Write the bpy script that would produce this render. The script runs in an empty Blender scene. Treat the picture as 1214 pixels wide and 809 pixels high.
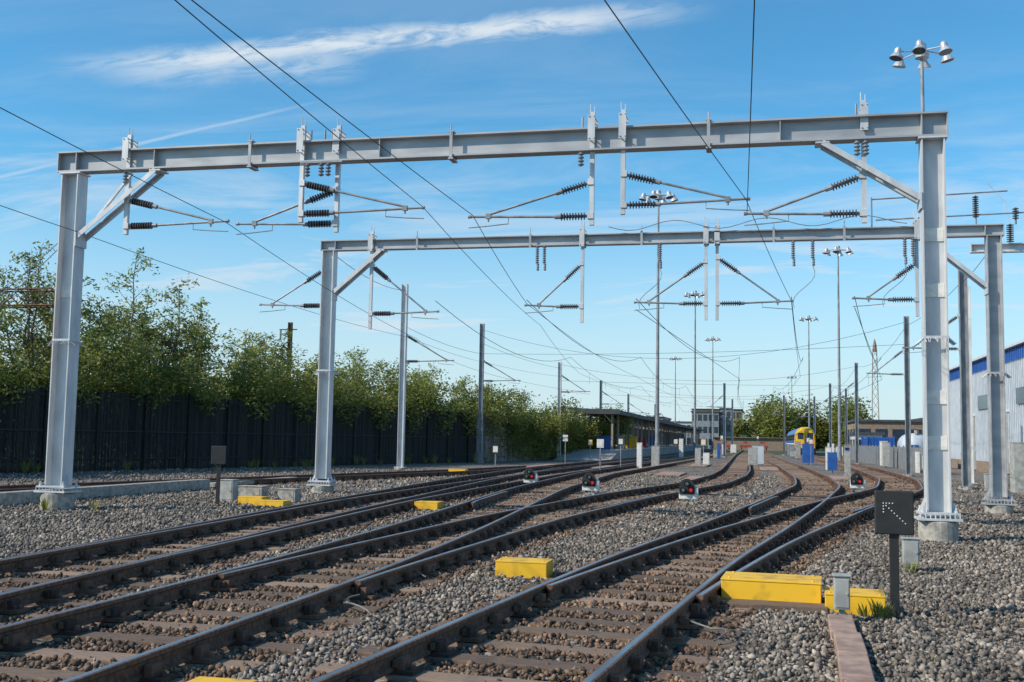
import bpy, math, random
import numpy as np
from mathutils import Vector, Matrix
random.seed(7); rng=np.random.default_rng(7)
scene=bpy.context.scene
scene.view_settings.view_transform='Standard'
try: scene.view_settings.look='None'
except Exception: pass
scene.view_settings.exposure=0
COL=scene.collection

# ------------------------------------------------------------ materials
def new_mat(name):
    m=bpy.data.materials.new(name); m.use_nodes=True
    nt=m.node_tree; b=nt.nodes['Principled BSDF']
    return m,nt,b
def mat(name,c1,c2=None,rough=.7,metal=0.,scale=6.,bump=0.,detail=6.,stretch=(1,1,1),island=False,lo=.35,hi=.65):
    m,nt,b=new_mat(name); N=nt.nodes; L=nt.links
    if c2 is None: c2=tuple(x*.75 for x in c1)
    tc=N.new('ShaderNodeTexCoord'); mp=N.new('ShaderNodeMapping'); mp.inputs['Scale'].default_value=stretch
    no=N.new('ShaderNodeTexNoise'); no.inputs['Scale'].default_value=scale; no.inputs['Detail'].default_value=detail
    L.new(tc.outputs['Object'],mp.inputs['Vector']); L.new(mp.outputs['Vector'],no.inputs['Vector'])
    r=N.new('ShaderNodeValToRGB'); r.color_ramp.elements[0].position=lo; r.color_ramp.elements[1].position=hi
    r.color_ramp.elements[0].color=(*c2,1); r.color_ramp.elements[1].color=(*c1,1)
    src=no.outputs['Fac']
    if island:
        g=N.new('ShaderNodeNewGeometry'); mx=N.new('ShaderNodeMath'); mx.operation='MULTIPLY_ADD'
        mx.inputs[1].default_value=.55; L.new(g.outputs['Random Per Island'],mx.inputs[0])
        ms=N.new('ShaderNodeMath'); ms.operation='MULTIPLY'; ms.inputs[1].default_value=.5; L.new(src,ms.inputs[0]); L.new(ms.outputs[0],mx.inputs[2])
        src=mx.outputs[0]
    L.new(src,r.inputs['Fac']); L.new(r.outputs['Color'],b.inputs['Base Color'])
    b.inputs['Roughness'].default_value=rough; b.inputs['Metallic'].default_value=metal
    if bump>0:
        bp=N.new('ShaderNodeBump'); bp.inputs['Strength'].default_value=bump; bp.inputs['Distance'].default_value=.02
        L.new(no.outputs['Fac'],bp.inputs['Height']); L.new(bp.outputs['Normal'],b.inputs['Normal'])
    return m
M={}
M['galv']=mat('galvanised_steel',(.66,.66,.66),(.44,.46,.48),.5,.15,4.5,.08,stretch=(1,1,.3),lo=.3,hi=.7)
M['galvm']=mat('galvanised_beam_steel',(.46,.465,.47),(.29,.30,.32),.5,.2,3.5,.06,stretch=(.35,1,1),lo=.3,hi=.7)
M['galvd']=mat('weathered_steel',(.31,.32,.335),(.17,.18,.19),.55,.2,5,.05,stretch=(1,1,.4))
M['conc']=mat('concrete',(.42,.395,.35),(.22,.205,.18),.9,0,9,.4)
M['railside']=mat('rail_rust',(.20,.100,.058),(.080,.042,.028),.8,.0,22,.3)
M['railtop']=mat('rail_head',(.55,.54,.53),(.30,.29,.28),.38,1.,8,0,stretch=(1,.1,1))
M['chair']=mat('chair_iron',(.17,.085,.052),(.055,.030,.021),.85,.0,20,.4,island=True)
M['sleeper']=mat('sleeper',(.28,.195,.14),(.095,.064,.047),.95,0,9,.8,stretch=(1,5,1),island=True,lo=.25,hi=.8)
M['yellow']=mat('yellow_paint',(.80,.46,.02),(.48,.26,.02),.55,0,5,.15,detail=10,lo=.30,hi=.50)
M['black']=mat('black_paint',(.016,.017,.018),(.026,.026,.026),.6,0,8)
M['white']=mat('white_paint',(.74,.73,.70),(.58,.57,.54),.5,0,8)
M['grey']=mat('grey_cabinet',(.40,.405,.38),(.26,.265,.25),.6,0,6)
M['ins']=mat('insulator',(.06,.045,.045),(.12,.10,.10),.25,0,8)
M['insg']=mat('insulator_grey',(.22,.24,.27),(.15,.16,.18),.3,0,8)
M['wire']=mat('wire',(.05,.05,.055),(.03,.03,.03),.5,.5,8)
M['fence']=mat('fence_dark_paint',(.040,.042,.036),(.014,.015,.014),.9,0,3,.3,stretch=(3,3,.3),island=True)
M['fence2']=mat('fence_pale',(.34,.29,.25),(.17,.145,.125),.9,0,3,.3,stretch=(3,3,.3),island=True)
M['bark']=mat('bark',(.24,.20,.16),(.08,.06,.045),.9,0,10,.5)
M['wblue']=mat('blue_cladding',(.03,.12,.40),(.02,.09,.32),.4,.1,2)
M['wpale']=mat('pale_cladding',(.56,.60,.64),(.46,.50,.55),.5,.1,2)
M['brick']=mat('brown_brick',(.28,.21,.15),(.18,.13,.10),.9,0,4)
M['glass']=mat('dark_glass',(.03,.05,.07),(.02,.03,.05),.12,0,3)
M['roofd']=mat('roof_dark',(.06,.07,.08),(.04,.045,.05),.7,0,2)
M['red']=mat('red_paint',(.36,.06,.045),(.22,.03,.02),.6,0,3)
M['tblue']=mat('train_blue',(.03,.12,.38),(.02,.09,.28),.35,0,2)
M['teal']=mat('teal_plastic',(.02,.22,.20),(.02,.16,.15),.5,0,3)
M['plat']=mat('platform_paving',(.42,.38,.35),(.28,.26,.25),.9,0,1.5)
M['silver']=mat('lamp_housing',(.50,.52,.54),(.35,.37,.40),.5,.3,4)
M['wood']=mat('key_wood',(.18,.115,.07),(.08,.05,.03),.9,0,8)
M['pink']=mat('walkway_board',(.40,.265,.205),(.23,.155,.125),.95,0,6,.4,detail=10)
M['cable']=mat('cable_sheath',(.22,.21,.20),(.12,.11,.10),.6,0,6)
M['orange']=mat('orange_hi_vis',(.75,.22,.02),(.6,.16,.02),.8,0,9)
def lens(name,c,e):
    m,nt,b=new_mat(name); b.inputs['Base Color'].default_value=(*c,1); b.inputs['Roughness'].default_value=.2
    b.inputs['Emission Color'].default_value=(*c,1); b.inputs['Emission Strength'].default_value=e; return m
M['lred']=lens('red_lens',(.8,.03,.02),.5); M['lwhite']=lens('clear_lens',(.7,.7,.65),.0)
def leaf_mat(name,ca,cb,cc):
    m,nt,b=new_mat(name); N=nt.nodes; L=nt.links
    g=N.new('ShaderNodeNewGeometry'); tc=N.new('ShaderNodeTexCoord'); no=N.new('ShaderNodeTexNoise'); no.inputs['Scale'].default_value=.45; no.inputs['Detail'].default_value=3
    L.new(tc.outputs['Object'],no.inputs['Vector'])
    a=N.new('ShaderNodeMath'); a.operation='MULTIPLY_ADD'; a.inputs[1].default_value=.35; L.new(g.outputs['Random Per Island'],a.inputs[0])
    s=N.new('ShaderNodeMath'); s.operation='MULTIPLY'; s.inputs[1].default_value=.7; L.new(no.outputs['Fac'],s.inputs[0]); L.new(s.outputs[0],a.inputs[2])
    r=N.new('ShaderNodeValToRGB'); e=r.color_ramp.elements; e[0].position=.28; e[0].color=(*ca,1); e[1].position=.80; e[1].color=(*cc,1)
    x=e.new(.52); x.color=(*cb,1)
    L.new(a.outputs[0],r.inputs['Fac']); L.new(r.outputs['Color'],b.inputs['Base Color']); b.inputs['Roughness'].default_value=.55
    t=N.new('ShaderNodeBsdfTranslucent'); L.new(r.outputs['Color'],t.inputs['Color'])
    mx=N.new('ShaderNodeMixShader'); mx.inputs[0].default_value=.48
    L.new(b.outputs[0],mx.inputs[1]); L.new(t.outputs[0],mx.inputs[2]); L.new(mx.outputs[0],N['Material Output'].inputs['Surface'])
    return m
M['leaf']=leaf_mat('leaves',(.08,.115,.022),(.19,.22,.045),(.38,.35,.09))
M['leaf2']=leaf_mat('birch_leaves',(.12,.165,.035),(.25,.29,.065),(.42,.42,.13))
def stone_mat(name,tint):
    m,nt,b=new_mat(name); N=nt.nodes; L=nt.links
    g=N.new('ShaderNodeNewGeometry'); r=N.new('ShaderNodeValToRGB'); e=r.color_ramp.elements
    cs=[(0,(.06,.052,.045)),(.3,(.125,.108,.092)),(.6,(.20,.172,.145)),(.88,(.28,.24,.20)),(1,(.42,.37,.32))]
    e[0].position=0; e[0].color=(*[cs[0][1][k]*tint[k] for k in range(3)],1); e[1].position=1; e[1].color=(*[cs[-1][1][k]*tint[k] for k in range(3)],1)
    for p,c in cs[1:-1]:
        x=e.new(p); x.color=(*[c[k]*tint[k] for k in range(3)],1)
    L.new(g.outputs['Random Per Island'],r.inputs['Fac'])
    tc=N.new('ShaderNodeTexCoord'); no=N.new('ShaderNodeTexNoise'); no.inputs['Scale'].default_value=.9; no.inputs['Detail'].default_value=4
    L.new(tc.outputs['Object'],no.inputs['Vector'])
    mp=N.new('ShaderNodeMapRange'); mp.inputs[1].default_value=.3; mp.inputs[2].default_value=.7; mp.inputs[3].default_value=.62; mp.inputs[4].default_value=1.22
    L.new(no.outputs['Fac'],mp.inputs[0])
    mm=N.new('ShaderNodeVectorMath'); mm.operation='SCALE'; L.new(r.outputs['Color'],mm.inputs[0]); L.new(mp.outputs[0],mm.inputs['Scale'])
    L.new(mm.outputs[0],b.inputs['Base Color']); b.inputs['Roughness'].default_value=.85
    return m
M['stone']=stone_mat('ballast_stone',(1.06,1.02,.98)); M['stoneb']=stone_mat('ballast_stained',(.85,.62,.47))

def ground_mat():
    m,nt,b=new_mat('gravel_ground'); N=nt.nodes; L=nt.links
    tc=N.new('ShaderNodeTexCoord')
    v=N.new('ShaderNodeTexVoronoi'); v.inputs['Scale'].default_value=17; L.new(tc.outputs['Object'],v.inputs['Vector'])
    r=N.new('ShaderNodeValToRGB'); e=r.color_ramp.elements; e[0].color=(.045,.038,.032,1); e[1].color=(.34,.29,.25,1)
    x=e.new(.5); x.color=(.155,.133,.112,1)
    sep=N.new('ShaderNodeSeparateColor'); L.new(v.outputs['Color'],sep.inputs[0]); L.new(sep.outputs[0],r.inputs['Fac'])
    no=N.new('ShaderNodeTexNoise'); no.inputs['Scale'].default_value=.35; no.inputs['Detail'].default_value=6; L.new(tc.outputs['Object'],no.inputs['Vector'])
    mr=N.new('ShaderNodeMapRange'); mr.inputs[1].default_value=.3; mr.inputs[2].default_value=.7; mr.inputs[3].default_value=.6; mr.inputs[4].default_value=1.2; L.new(no.outputs['Fac'],mr.inputs[0])
    sc=N.new('ShaderNodeVectorMath'); sc.operation='SCALE'; L.new(r.outputs['Color'],sc.inputs[0]); L.new(mr.outputs[0],sc.inputs['Scale'])
    sx=N.new('ShaderNodeSeparateXYZ'); L.new(tc.outputs['Object'],sx.inputs[0])
    ab=N.new('ShaderNodeMath'); ab.operation='MULTIPLY_ADD'; ab.inputs[1].default_value=-.256; L.new(sx.outputs['Y'],ab.inputs[0]); L.new(sx.outputs['X'],ab.inputs[2])
    g1=N.new('ShaderNodeMapRange'); g1.inputs[1].default_value=-37.4; g1.inputs[2].default_value=-36.6; g1.inputs[3].default_value=1; g1.inputs[4].default_value=0; L.new(ab.outputs[0],g1.inputs[0])
    g2=N.new('ShaderNodeMapRange'); g2.inputs[1].default_value=400; g2.inputs[2].default_value=500; L.new(sx.outputs['Y'],g2.inputs[0])
    mxx=N.new('ShaderNodeMath'); mxx.operation='MAXIMUM'; L.new(g1.outputs[0],mxx.inputs[0]); L.new(g2.outputs[0],mxx.inputs[1])
    gm=N.new('ShaderNodeMix'); gm.data_type='RGBA'; L.new(mxx.outputs[0],gm.inputs[0]); L.new(sc.outputs[0],gm.inputs[6]); gm.inputs[7].default_value=(.06,.075,.03,1)
    L.new(gm.outputs[2],b.inputs['Base Color']); b.inputs['Roughness'].default_value=.95
    bp=N.new('ShaderNodeBump'); bp.inputs['Strength'].default_value=.9; bp.inputs['Distance'].default_value=.04; bp.invert=True
    L.new(v.outputs['Distance'],bp.inputs['Height']); L.new(bp.outputs['Normal'],b.inputs['Normal'])
    return m
M['ground']=ground_mat()

# ------------------------------------------------------------ mesh helpers
class MB:
    def __init__(s): s.v=[]; s.f=[]; s.m=[]
    def box(s,c,size,mat=0,R=None):
        b=len(s.v); hx,hy,hz=[k/2 for k in size]
        for dz in(-hz,hz):
            for dx,dy in((-hx,-hy),(hx,-hy),(hx,hy),(-hx,hy)):
                p=Vector((dx,dy,dz))
                if R is not None: p=R@p
                s.v.append((c[0]+p.x,c[1]+p.y,c[2]+p.z))
        for q in((3,2,1,0),(4,5,6,7),(0,1,5,4),(1,2,6,5),(2,3,7,6),(3,0,4,7)):
            s.f.append([b+i for i in q]); s.m.append(mat)
        return s
    def bar(s,p0,p1,w,h,mat=0):
        p0=Vector(p0);p1=Vector(p1);d=p1-p0;L=d.length
        R=d.to_track_quat('X','Z').to_matrix()
        return s.box((p0+p1)/2,(L,w,h),mat,R)
    def lathe(s,p0,ax,prof,n=10,mat=0,caps=True):
        p0=Vector(p0);ax=Vector(ax).normalized();q=ax.to_track_quat('Z','X').to_matrix()
        b=len(s.v)
        for t,r in prof:
            for i in range(n):
                a=2*math.pi*i/n; p=p0+q@Vector((r*math.cos(a),r*math.sin(a),t)); s.v.append(tuple(p))
        for k in range(len(prof)-1):
            for i in range(n):
                j=(i+1)%n; s.f.append([b+k*n+i,b+k*n+j,b+(k+1)*n+j,b+(k+1)*n+i]); s.m.append(mat)
        if caps:
            s.f.append([b+i for i in range(n)][::-1]); s.m.append(mat)
            e=b+(len(prof)-1)*n; s.f.append([e+i for i in range(n)]); s.m.append(mat)
        return s
    def tube(s,p0,p1,r0,r1=None,n=8,mat=0):
        if r1 is None:r1=r0
        p0=Vector(p0);p1=Vector(p1); L=(p1-p0).length
        if L<1e-5: return s
        return s.lathe(p0,p1-p0,[(0,r0),(L,r1)],n,mat)
    def path(s,pts,r,n=5,mat=0):
        pts=[Vector(p) for p in pts]; b=len(s.v)
        for i,p in enumerate(pts):
            d=(pts[min(i+1,len(pts)-1)]-pts[max(i-1,0)]).normalized(); q=d.to_track_quat('Z','X').to_matrix()
            for k in range(n):
                a=2*math.pi*k/n; s.v.append(tuple(p+q@Vector((r*math.cos(a),r*math.sin(a),0))))
        for i in range(len(pts)-1):
            for k in range(n):
                j=(k+1)%n; s.f.append([b+i*n+k,b+i*n+j,b+(i+1)*n+j,b+(i+1)*n+k]); s.m.append(mat)
        return s
    def insul(s,p0,p1,r=.07,mat=0,rib=.055,core=.03,n=10):
        p0=Vector(p0);p1=Vector(p1);L=(p1-p0).length;k=max(3,int(L/rib)); pr=[(0,core)]
        for i in range(k):
            t=(i+.15)*L/k; dt=L/k
            pr+=[(t,core),(t+dt*.15,r),(t+dt*.4,r),(t+dt*.6,core)]
        pr.append((L,core)); return s.lathe(p0,p1-p0,pr,n,mat)
    def loft(s,secs,mat=0,caps=True,matf=None):
        b=len(s.v); n=len(secs[0])
        for sec in secs: s.v+= [tuple(p) for p in sec]
        for k in range(len(secs)-1):
            for i in range(n):
                j=(i+1)%n; s.f.append([b+k*n+i,b+k*n+j,b+(k+1)*n+j,b+(k+1)*n+i]); s.m.append(matf(i) if matf else mat)
        if caps:
            s.f.append([b+i for i in range(n)][::-1]); s.m.append(mat)
            e=b+(len(secs)-1)*n; s.f.append([e+i for i in range(n)]); s.m.append(mat)
        return s
    def obj(s,name,mats,parent=None,loc=(0,0,0),smooth=False,bevel=0,rotz=0):
        me=bpy.data.meshes.new(name); me.from_pydata(s.v,[],s.f); 
        for k in mats: me.materials.append(M[k])
        me.polygons.foreach_set('material_index',s.m)
        if smooth: me.polygons.foreach_set('use_smooth',[True]*len(s.f))
        me.update(); o=bpy.data.objects.new(name,me); COL.objects.link(o); o.location=loc; o.rotation_euler[2]=rotz
        if parent: o.parent=parent
        if bevel:
            bm=o.modifiers.new('b','BEVEL'); bm.width=bevel; bm.segments=2; bm.limit_method='ANGLE'
        return o
def empty(name,loc=(0,0,0),rotz=0):
    o=bpy.data.objects.new(name,None); COL.objects.link(o); o.location=loc; o.rotation_euler[2]=rotz; o.empty_display_size=.3; return o
def np_mesh(name,V,F,mats,midx=None):
    me=bpy.data.meshes.new(name); k=F.shape[1]
    me.vertices.add(len(V)); me.vertices.foreach_set('co',V.astype(np.float32).ravel())
    me.loops.add(F.size); me.loops.foreach_set('vertex_index',F.astype(np.int32).ravel())
    me.polygons.add(len(F)); me.polygons.foreach_set('loop_start',np.arange(0,F.size,k,dtype=np.int32))
    try: me.polygons.foreach_set('loop_total',np.full(len(F),k,dtype=np.int32))
    except Exception: pass
    for x in mats: me.materials.append(M[x])
    if midx is not None: me.polygons.foreach_set('material_index',midx.astype(np.int32))
    me.update(calc_edges=True); me.validate()
    o=bpy.data.objects.new(name,me); COL.objects.link(o); return o

# ------------------------------------------------------------ camera
yaw=math.radians(12.8); pit=math.radians(5.1); roll=math.radians(1.0)
fw=Vector((-math.sin(yaw)*math.cos(pit),math.cos(yaw)*math.cos(pit),math.sin(pit)))
rt=Vector((math.cos(yaw),math.sin(yaw),0)); up=rt.cross(fw)
r2=rt*math.cos(roll)+up*math.sin(roll); u2=r2.cross(fw)
cam=bpy.data.cameras.new('camera'); co=bpy.data.objects.new('camera',cam); COL.objects.link(co)
mw=Matrix((( r2.x,u2.x,-fw.x,0),(r2.y,u2.y,-fw.y,0),(r2.z,u2.z,-fw.z,1.65),(0,0,0,1))); co.matrix_world=mw
cam.lens=38.3; cam.sensor_width=36; cam.clip_end=6000; cam.clip_start=.1; scene.camera=co

# ------------------------------------------------------------ light
AZ=math.radians(-122); EL=math.radians(36)
sd=Vector((math.sin(AZ)*math.cos(EL),math.cos(AZ)*math.cos(EL),math.sin(EL)))
sl=bpy.data.lights.new('sun','SUN'); sl.energy=5.0; sl.angle=math.radians(.5); sl.color=(1,.90,.76)
so=bpy.data.objects.new('sun',sl); COL.objects.link(so); so.rotation_euler=sd.to_track_quat('Z','Y').to_euler(); so.location=(0,0,50)
w=bpy.data.worlds.new('World'); scene.world=w; w.use_nodes=True; nt=w.node_tree; N=nt.nodes; L=nt.links
bg=N['Background']; bg.inputs['Strength'].default_value=.11
sky=N.new('ShaderNodeTexSky'); sky.sky_type='NISHITA'; sky.sun_disc=False; sky.sun_elevation=EL; sky.sun_rotation=AZ%(2*math.pi)
sky.air_density=1.0; sky.dust_density=.4; sky.ozone_density=1.2
tint=N.new('ShaderNodeVectorMath'); tint.operation='MULTIPLY'; L.new(sky.outputs[0],tint.inputs[0]); tint.inputs[1].default_value=(.66,1.34,1.58)
hs=N.new('ShaderNodeHueSaturation'); hs.inputs['Saturation'].default_value=1.03; hs.inputs['Value'].default_value=1.0; L.new(tint.outputs[0],hs.inputs['Color'])
geo=N.new('ShaderNodeTexCoord'); D=geo.outputs['Generated']
def mth(op,a,b=None,c=None,clamp=False):
    n=N.new('ShaderNodeMath'); n.operation=op; n.use_clamp=clamp
    for i,x in enumerate((a,b,c)):
        if x is None: continue
        if isinstance(x,(int,float)): n.inputs[i].default_value=x
        else: L.new(x,n.inputs[i])
    return n.outputs[0]
def dotn(v):
    n=N.new('ShaderNodeVectorMath'); n.operation='DOT_PRODUCT'; L.new(D,n.inputs[0]); n.inputs[1].default_value=v; return n.outputs['Value']
def rng_(x,a,b,c=0,d=1,sm=True):
    n=N.new('ShaderNodeMapRange'); n.interpolation_type='SMOOTHSTEP' if sm else 'LINEAR'
    L.new(x,n.inputs[0]); n.inputs[1].default_value=a; n.inputs[2].default_value=b; n.inputs[3].default_value=c; n.inputs[4].default_value=d; return n.outputs[0]
def wnoise(scale,detail=8,rough=.6,vec=None,dist=0):
    n=N.new('ShaderNodeTexNoise'); n.inputs['Scale'].default_value=scale; n.inputs['Detail'].default_value=detail; n.inputs['Roughness'].default_value=rough; n.inputs['Distortion'].default_value=dist
    L.new(vec if vec is not None else D,n.inputs['Vector']); return n.outputs['Fac']
def ae(az,el):
    az=math.radians(az);el=math.radians(el); return Vector((math.sin(az)*math.cos(el),math.cos(az)*math.cos(el),math.sin(el)))
def streak(a,b,wdt,namp,soft,strength,ext=1.0,nscale=14,wisp=False):
    n=a.cross(b).normalized(); mid=(a+b).normalized(); tang=(b-a).normalized()
    half=(b-a).length/2*ext
    s=dotn(tuple(n)); t=dotn(tuple(tang)); tc=tang.dot(mid)
    wob=mth('MULTIPLY',mth('SUBTRACT',wnoise(nscale,6,.6),.5),namp)
    s2=mth('ABSOLUTE',mth('ADD',s,wob))
    band=rng_(s2,wdt*soft,wdt,1,0)
    along=rng_(mth('ABSOLUTE',mth('SUBTRACT',t,tc)),half*.5,half*1.1,1,0)
    fr=rng_(dotn(tuple(mid)),.5,.7)
    o=mth('MULTIPLY',mth('MULTIPLY',band,along),mth('MULTIPLY',fr,strength))
    if wisp:
        c=N.new('ShaderNodeCombineXYZ'); L.new(mth('MULTIPLY',mth('ADD',t,mth('MULTIPLY',s,1.2)),11),c.inputs[0]); L.new(mth('MULTIPLY',s,50),c.inputs[1])
        o=mth('MULTIPLY',o,rng_(wnoise(1.6,10,.66,c.outputs[0],.8),.30,.60,.12,1))
    return o
s1=streak(ae(-36.0,17.3),ae(-3.5,21.9),.017,.022,.0,1.0,1.05,9,True)
s1b=streak(ae(-34.5,17.5),ae(-21,19.4),.026,.030,.0,.6,1.1,10,True)
s2=streak(ae(-44,9.8),ae(-22.6,17.25),.0026,.003,.1,.42,1.0)
sx=N.new('ShaderNodeSeparateXYZ'); L.new(D,sx.inputs[0]); zz=sx.outputs['Z']
den=mth('ADD',mth('MAXIMUM',zz,0),.10)
cv=N.new('ShaderNodeCombineXYZ'); L.new(mth('DIVIDE',sx.outputs['X'],den),cv.inputs[0]); L.new(mth('DIVIDE',sx.outputs['Y'],den),cv.inputs[1])
mp=N.new('ShaderNodeMapping'); mp.inputs['Rotation'].default_value=(0,0,.35); mp.inputs['Scale'].default_value=(.6,1.5,1); L.new(cv.outputs[0],mp.inputs[0])
cn=wnoise(1.35,10,.64,mp.outputs[0],.6)
lowm=rng_(zz,.09,.33,1,.0)
thr=mth('MULTIPLY',rng_(cn,.40,.66),mth('MULTIPLY_ADD',lowm,.72,.12))
haze=rng_(zz,0,.26,.80,0)
cm=mth('MAXIMUM',mth('MAXIMUM',mth('MAXIMUM',s1,s1b),s2),mth('MAXIMUM',thr,haze),clamp=True)
mix=N.new('ShaderNodeMix'); mix.data_type='RGBA'; L.new(cm,mix.inputs[0]); L.new(hs.outputs[0],mix.inputs[6]); mix.inputs[7].default_value=(6.3,7.15,7.9,1)
L.new(mix.outputs[2],bg.inputs['Color'])

# ------------------------------------------------------------ ground
g=MB(); S=3000
g.v=[(-S,-S,0),(S,-S,0),(S,S,0),(-S,S,0)]; g.f=[[0,1,2,3]]; g.m=[0]; g.obj('ground',['ground'])

# ------------------------------------------------------------ tracks
ys=np.arange(-8,232,.25)
def tr(pts,win=6.0):
    P=sorted(pts); x=np.interp(ys,[p[0] for p in P],[p[1] for p in P])
    P0,P1=P[0],P[1]; s=(P1[1]-P0[1])/(P1[0]-P0[0]); x=np.where(ys<P0[0],P0[1]+s*(ys-P0[0]),x)
    k=int(win/.25)|1; kern=np.hanning(k+2)[1:-1]; kern/=kern.sum()
    e=k//2; xp=np.concatenate([x[0]+(x[1]-x[0])*np.arange(-e,0),x,x[-1]+(x[-1]-x[-2])*np.arange(1,e+1)])
    return np.convolve(xp,kern,'valid')
TR={
'A':tr([(6,-1.83),(9.5,-1.5),(14.3,-1.02),(19,-.35),(28,.75),(40,2.05),(50,2.3),(70,2.05),(90,1.5),(130,.75),(230,0.4)],8),
'B':tr([(6,-1.83),(9.5,-1.5),(11.5,-1.2),(17,-.3),(28,2.0),(39,4.65),(50,5.9),(66,6.35),(90,6.25),(107,6.1),(230,6.1)],8),
'C1':tr([(7,-4.7),(11,-4.75),(17,-5.1),(24,-5.7),(32,-6.4),(48,-7.0),(70,-6.4),(100,-5.6),(230,-5.6)],8),
'C2':tr([(7,-4.7),(11,-4.7),(20,-4.35),(29.3,-3.45),(40,-1.85),(50,-1.3),(60,-1.2),(80,-1.4),(130,-1.9),(230,-2.3)],8),
'D':tr([(10,-7.45),(20,-8.5),(31,-9.45),(38,-10),(55,-10.8),(75,-10.2),(100,-9.4),(230,-9.4)],8),
'D2':tr([(10,-7.45),(16,-7.9),(24,-8.55),(31,-8.75),(45,-8.9),(70,-8.6),(90,-8.0)],8),
'E':tr([(0,-24.6),(24,-18.7),(48,-12.9),(62,-11.0),(75,-10.2)],8)}
G=.7525
PF=[(-.036,.146),(-.021,.1505),(.021,.1505),(.036,.146),(.036,.115),(.011,.10),(.011,.035),(.036,.02),(.036,0),(-.036,0),(-.036,.02),(-.011,.035),(-.011,.10),(-.036,.115)]
topf=lambda i:1 if i==1 else 0
def build_track(key,y0,y1,dz=0,sl0=None):
    root=empty('railway_track'); x=TR[key]; sel=np.where((ys>=y0)&(ys<=y1))[0]; dx=np.gradient(x,ys)
    idx=[i for i in sel if ys[i]<50 or i%4==0]
    for side,nm in((-1,'rail_left'),(1,'rail_right')):
        mb=MB(); secs=[]
        for i in idx:
            t=Vector((dx[i],1,0)).normalized(); n=Vector((t.y,-t.x,0)); c=Vector((x[i],ys[i],.05+dz))+n*G*side
            secs.append([c+n*p[0]+Vector((0,0,p[1])) for p in PF])
        mb.loft(secs,0,True,topf); mb.obj(nm,['railside','railtop'],root)
    sm=MB(); ch=MB(); s=max(y0,-3) if sl0 is None else sl0
    s=math.ceil(s/.66)*.66
    while s<min(y1,170):
        xc=float(np.interp(s,ys,x)); d=float(np.interp(s,ys,dx)); t=Vector((d,1,0)).normalized(); n=Vector((t.y,-t.x,0))
        R=Matrix(((n.x,t.x,0),(n.y,t.y,0),(0,0,1)))@Matrix.Rotation(random.uniform(-.015,.015),3,'Z')
        j=random.uniform(-.07,.07)
        sm.box((xc+n.x*j,s,-.03+dz*2+random.uniform(-.014,.002)),(2.6+random.uniform(-.05,.05),.25,.13),0,R)
        s+=.66
    s=math.ceil(max(y0,-3)/.66)*.66
    while s<min(y1,75):
        xc=float(np.interp(s,ys,x)); d=float(np.interp(s,ys,dx)); t=Vector((d,1,0)).normalized(); n=Vector((t.y,-t.x,0))
        R=Matrix(((n.x,t.x,0),(n.y,t.y,0),(0,0,1)))
        for sd_ in(-1,1):
            c=Vector((xc,s,0))+n*G*sd_
            ch.box((c.x,c.y,.046+dz),(.36,.19,.03),0,R)
            for o_ in(-1,1):
                cc=c+n*o_*.068
                ch.box((cc.x,cc.y,.095+dz),(.055,.13,.085),0,R)
                if s<32:
                    cb=c+n*o_*.14; ch.lathe((cb.x,cb.y,.055+dz),(0,0,1),[(0,.026),(.03,.026),(.045,.012)],6,0)
            if s<32:
                kk=c+n*.045*(-1)*sd_; ch.box((kk.x,kk.y,.105+dz),(.03,.19,.05),1,R)
        s+=.66
    sm.obj('sleepers',['sleeper'],root,bevel=.012); ch.obj('rail_chairs',['chair','wood'],root)
    return root
def toe(a,b,th=.075):
    d=np.abs(TR[a]-TR[b]); k=np.where((d>th)&(ys>6))[0][0]; return float(ys[k]),float(ys[np.where((d>1.3)&(ys>6))[0][0]])
build_track('A',-8,230)
t,s=toe('A','B'); build_track('B',t,230,-.003,s)
build_track('C1',-8,230)
t,s=toe('C1','C2'); build_track('C2',t,230,-.003,s)
build_track('D',-8,230)
t,s=toe('D','D2'); build_track('D2',t,90,-.003,s)
build_track('E',-5,58,-.005)
gr=MB()
for key,side,a,b in(('A',-1,25,31),('B',1,25,31),('C1',-1,24,29.5),('C2',1,24,29.5)):
    x=TR[key];dx=np.gradient(x,ys);secs=[]
    for i in np.where((ys>=a)&(ys<=b))[0]:
        t_=Vector((dx[i],1,0)).normalized(); n=Vector((t_.y,-t_.x,0)); e=max(0,abs(ys[i]-(a+b)/2)-(b-a)/2+.8)*.06
        c=Vector((x[i],ys[i],.044))+n*(G-.115-e)*side; secs.append([c+n*p[0]+Vector((0,0,p[1])) for p in PF])
    gr.loft(secs,0,True,topf)
gr.obj('guard_rails',['railside','railtop'])

# ------------------------------------------------------------ ballast stones
def ico():
    import bmesh
    bm=bmesh.new(); bmesh.ops.create_icosphere(bm,subdivisions=1,radius=1); V=np.array([v.co[:] for v in bm.verts]); F=np.array([[v.index for v in f.verts] for f in bm.faces]); bm.free(); return V,F
IV,IF=ico()
vari=[]
for k in range(10):
    vv=IV*rng.uniform(.68,1.28,(12,1)); vv=vv+rng.uniform(-.22,.22,vv.shape); vv*=np.array([1,rng.uniform(.6,.95),rng.uniform(.45,.8)]); vari.append(vv)
vari=np.array(vari)
P=[];SZ=[]
for r0,r1,den,sc in((3.2,8,720,.85),(8,13,600,.85),(13,20,330,.95),(20,32,110,1.2),(32,55,16,1.7)):
    A0,A1=math.radians(-46),math.radians(19); n=int((A1-A0)*(r1*r1-r0*r0)/2*den)
    a=rng.uniform(A0,A1,n); r=np.sqrt(rng.uniform(r0*r0,r1*r1,n)); P.append(np.stack([r*np.sin(a),r*np.cos(a)],1)); SZ.append((.015+.030*rng.random(n)**1.5)*sc)
P=np.concatenate(P);SZ=np.concatenate(SZ)
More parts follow.
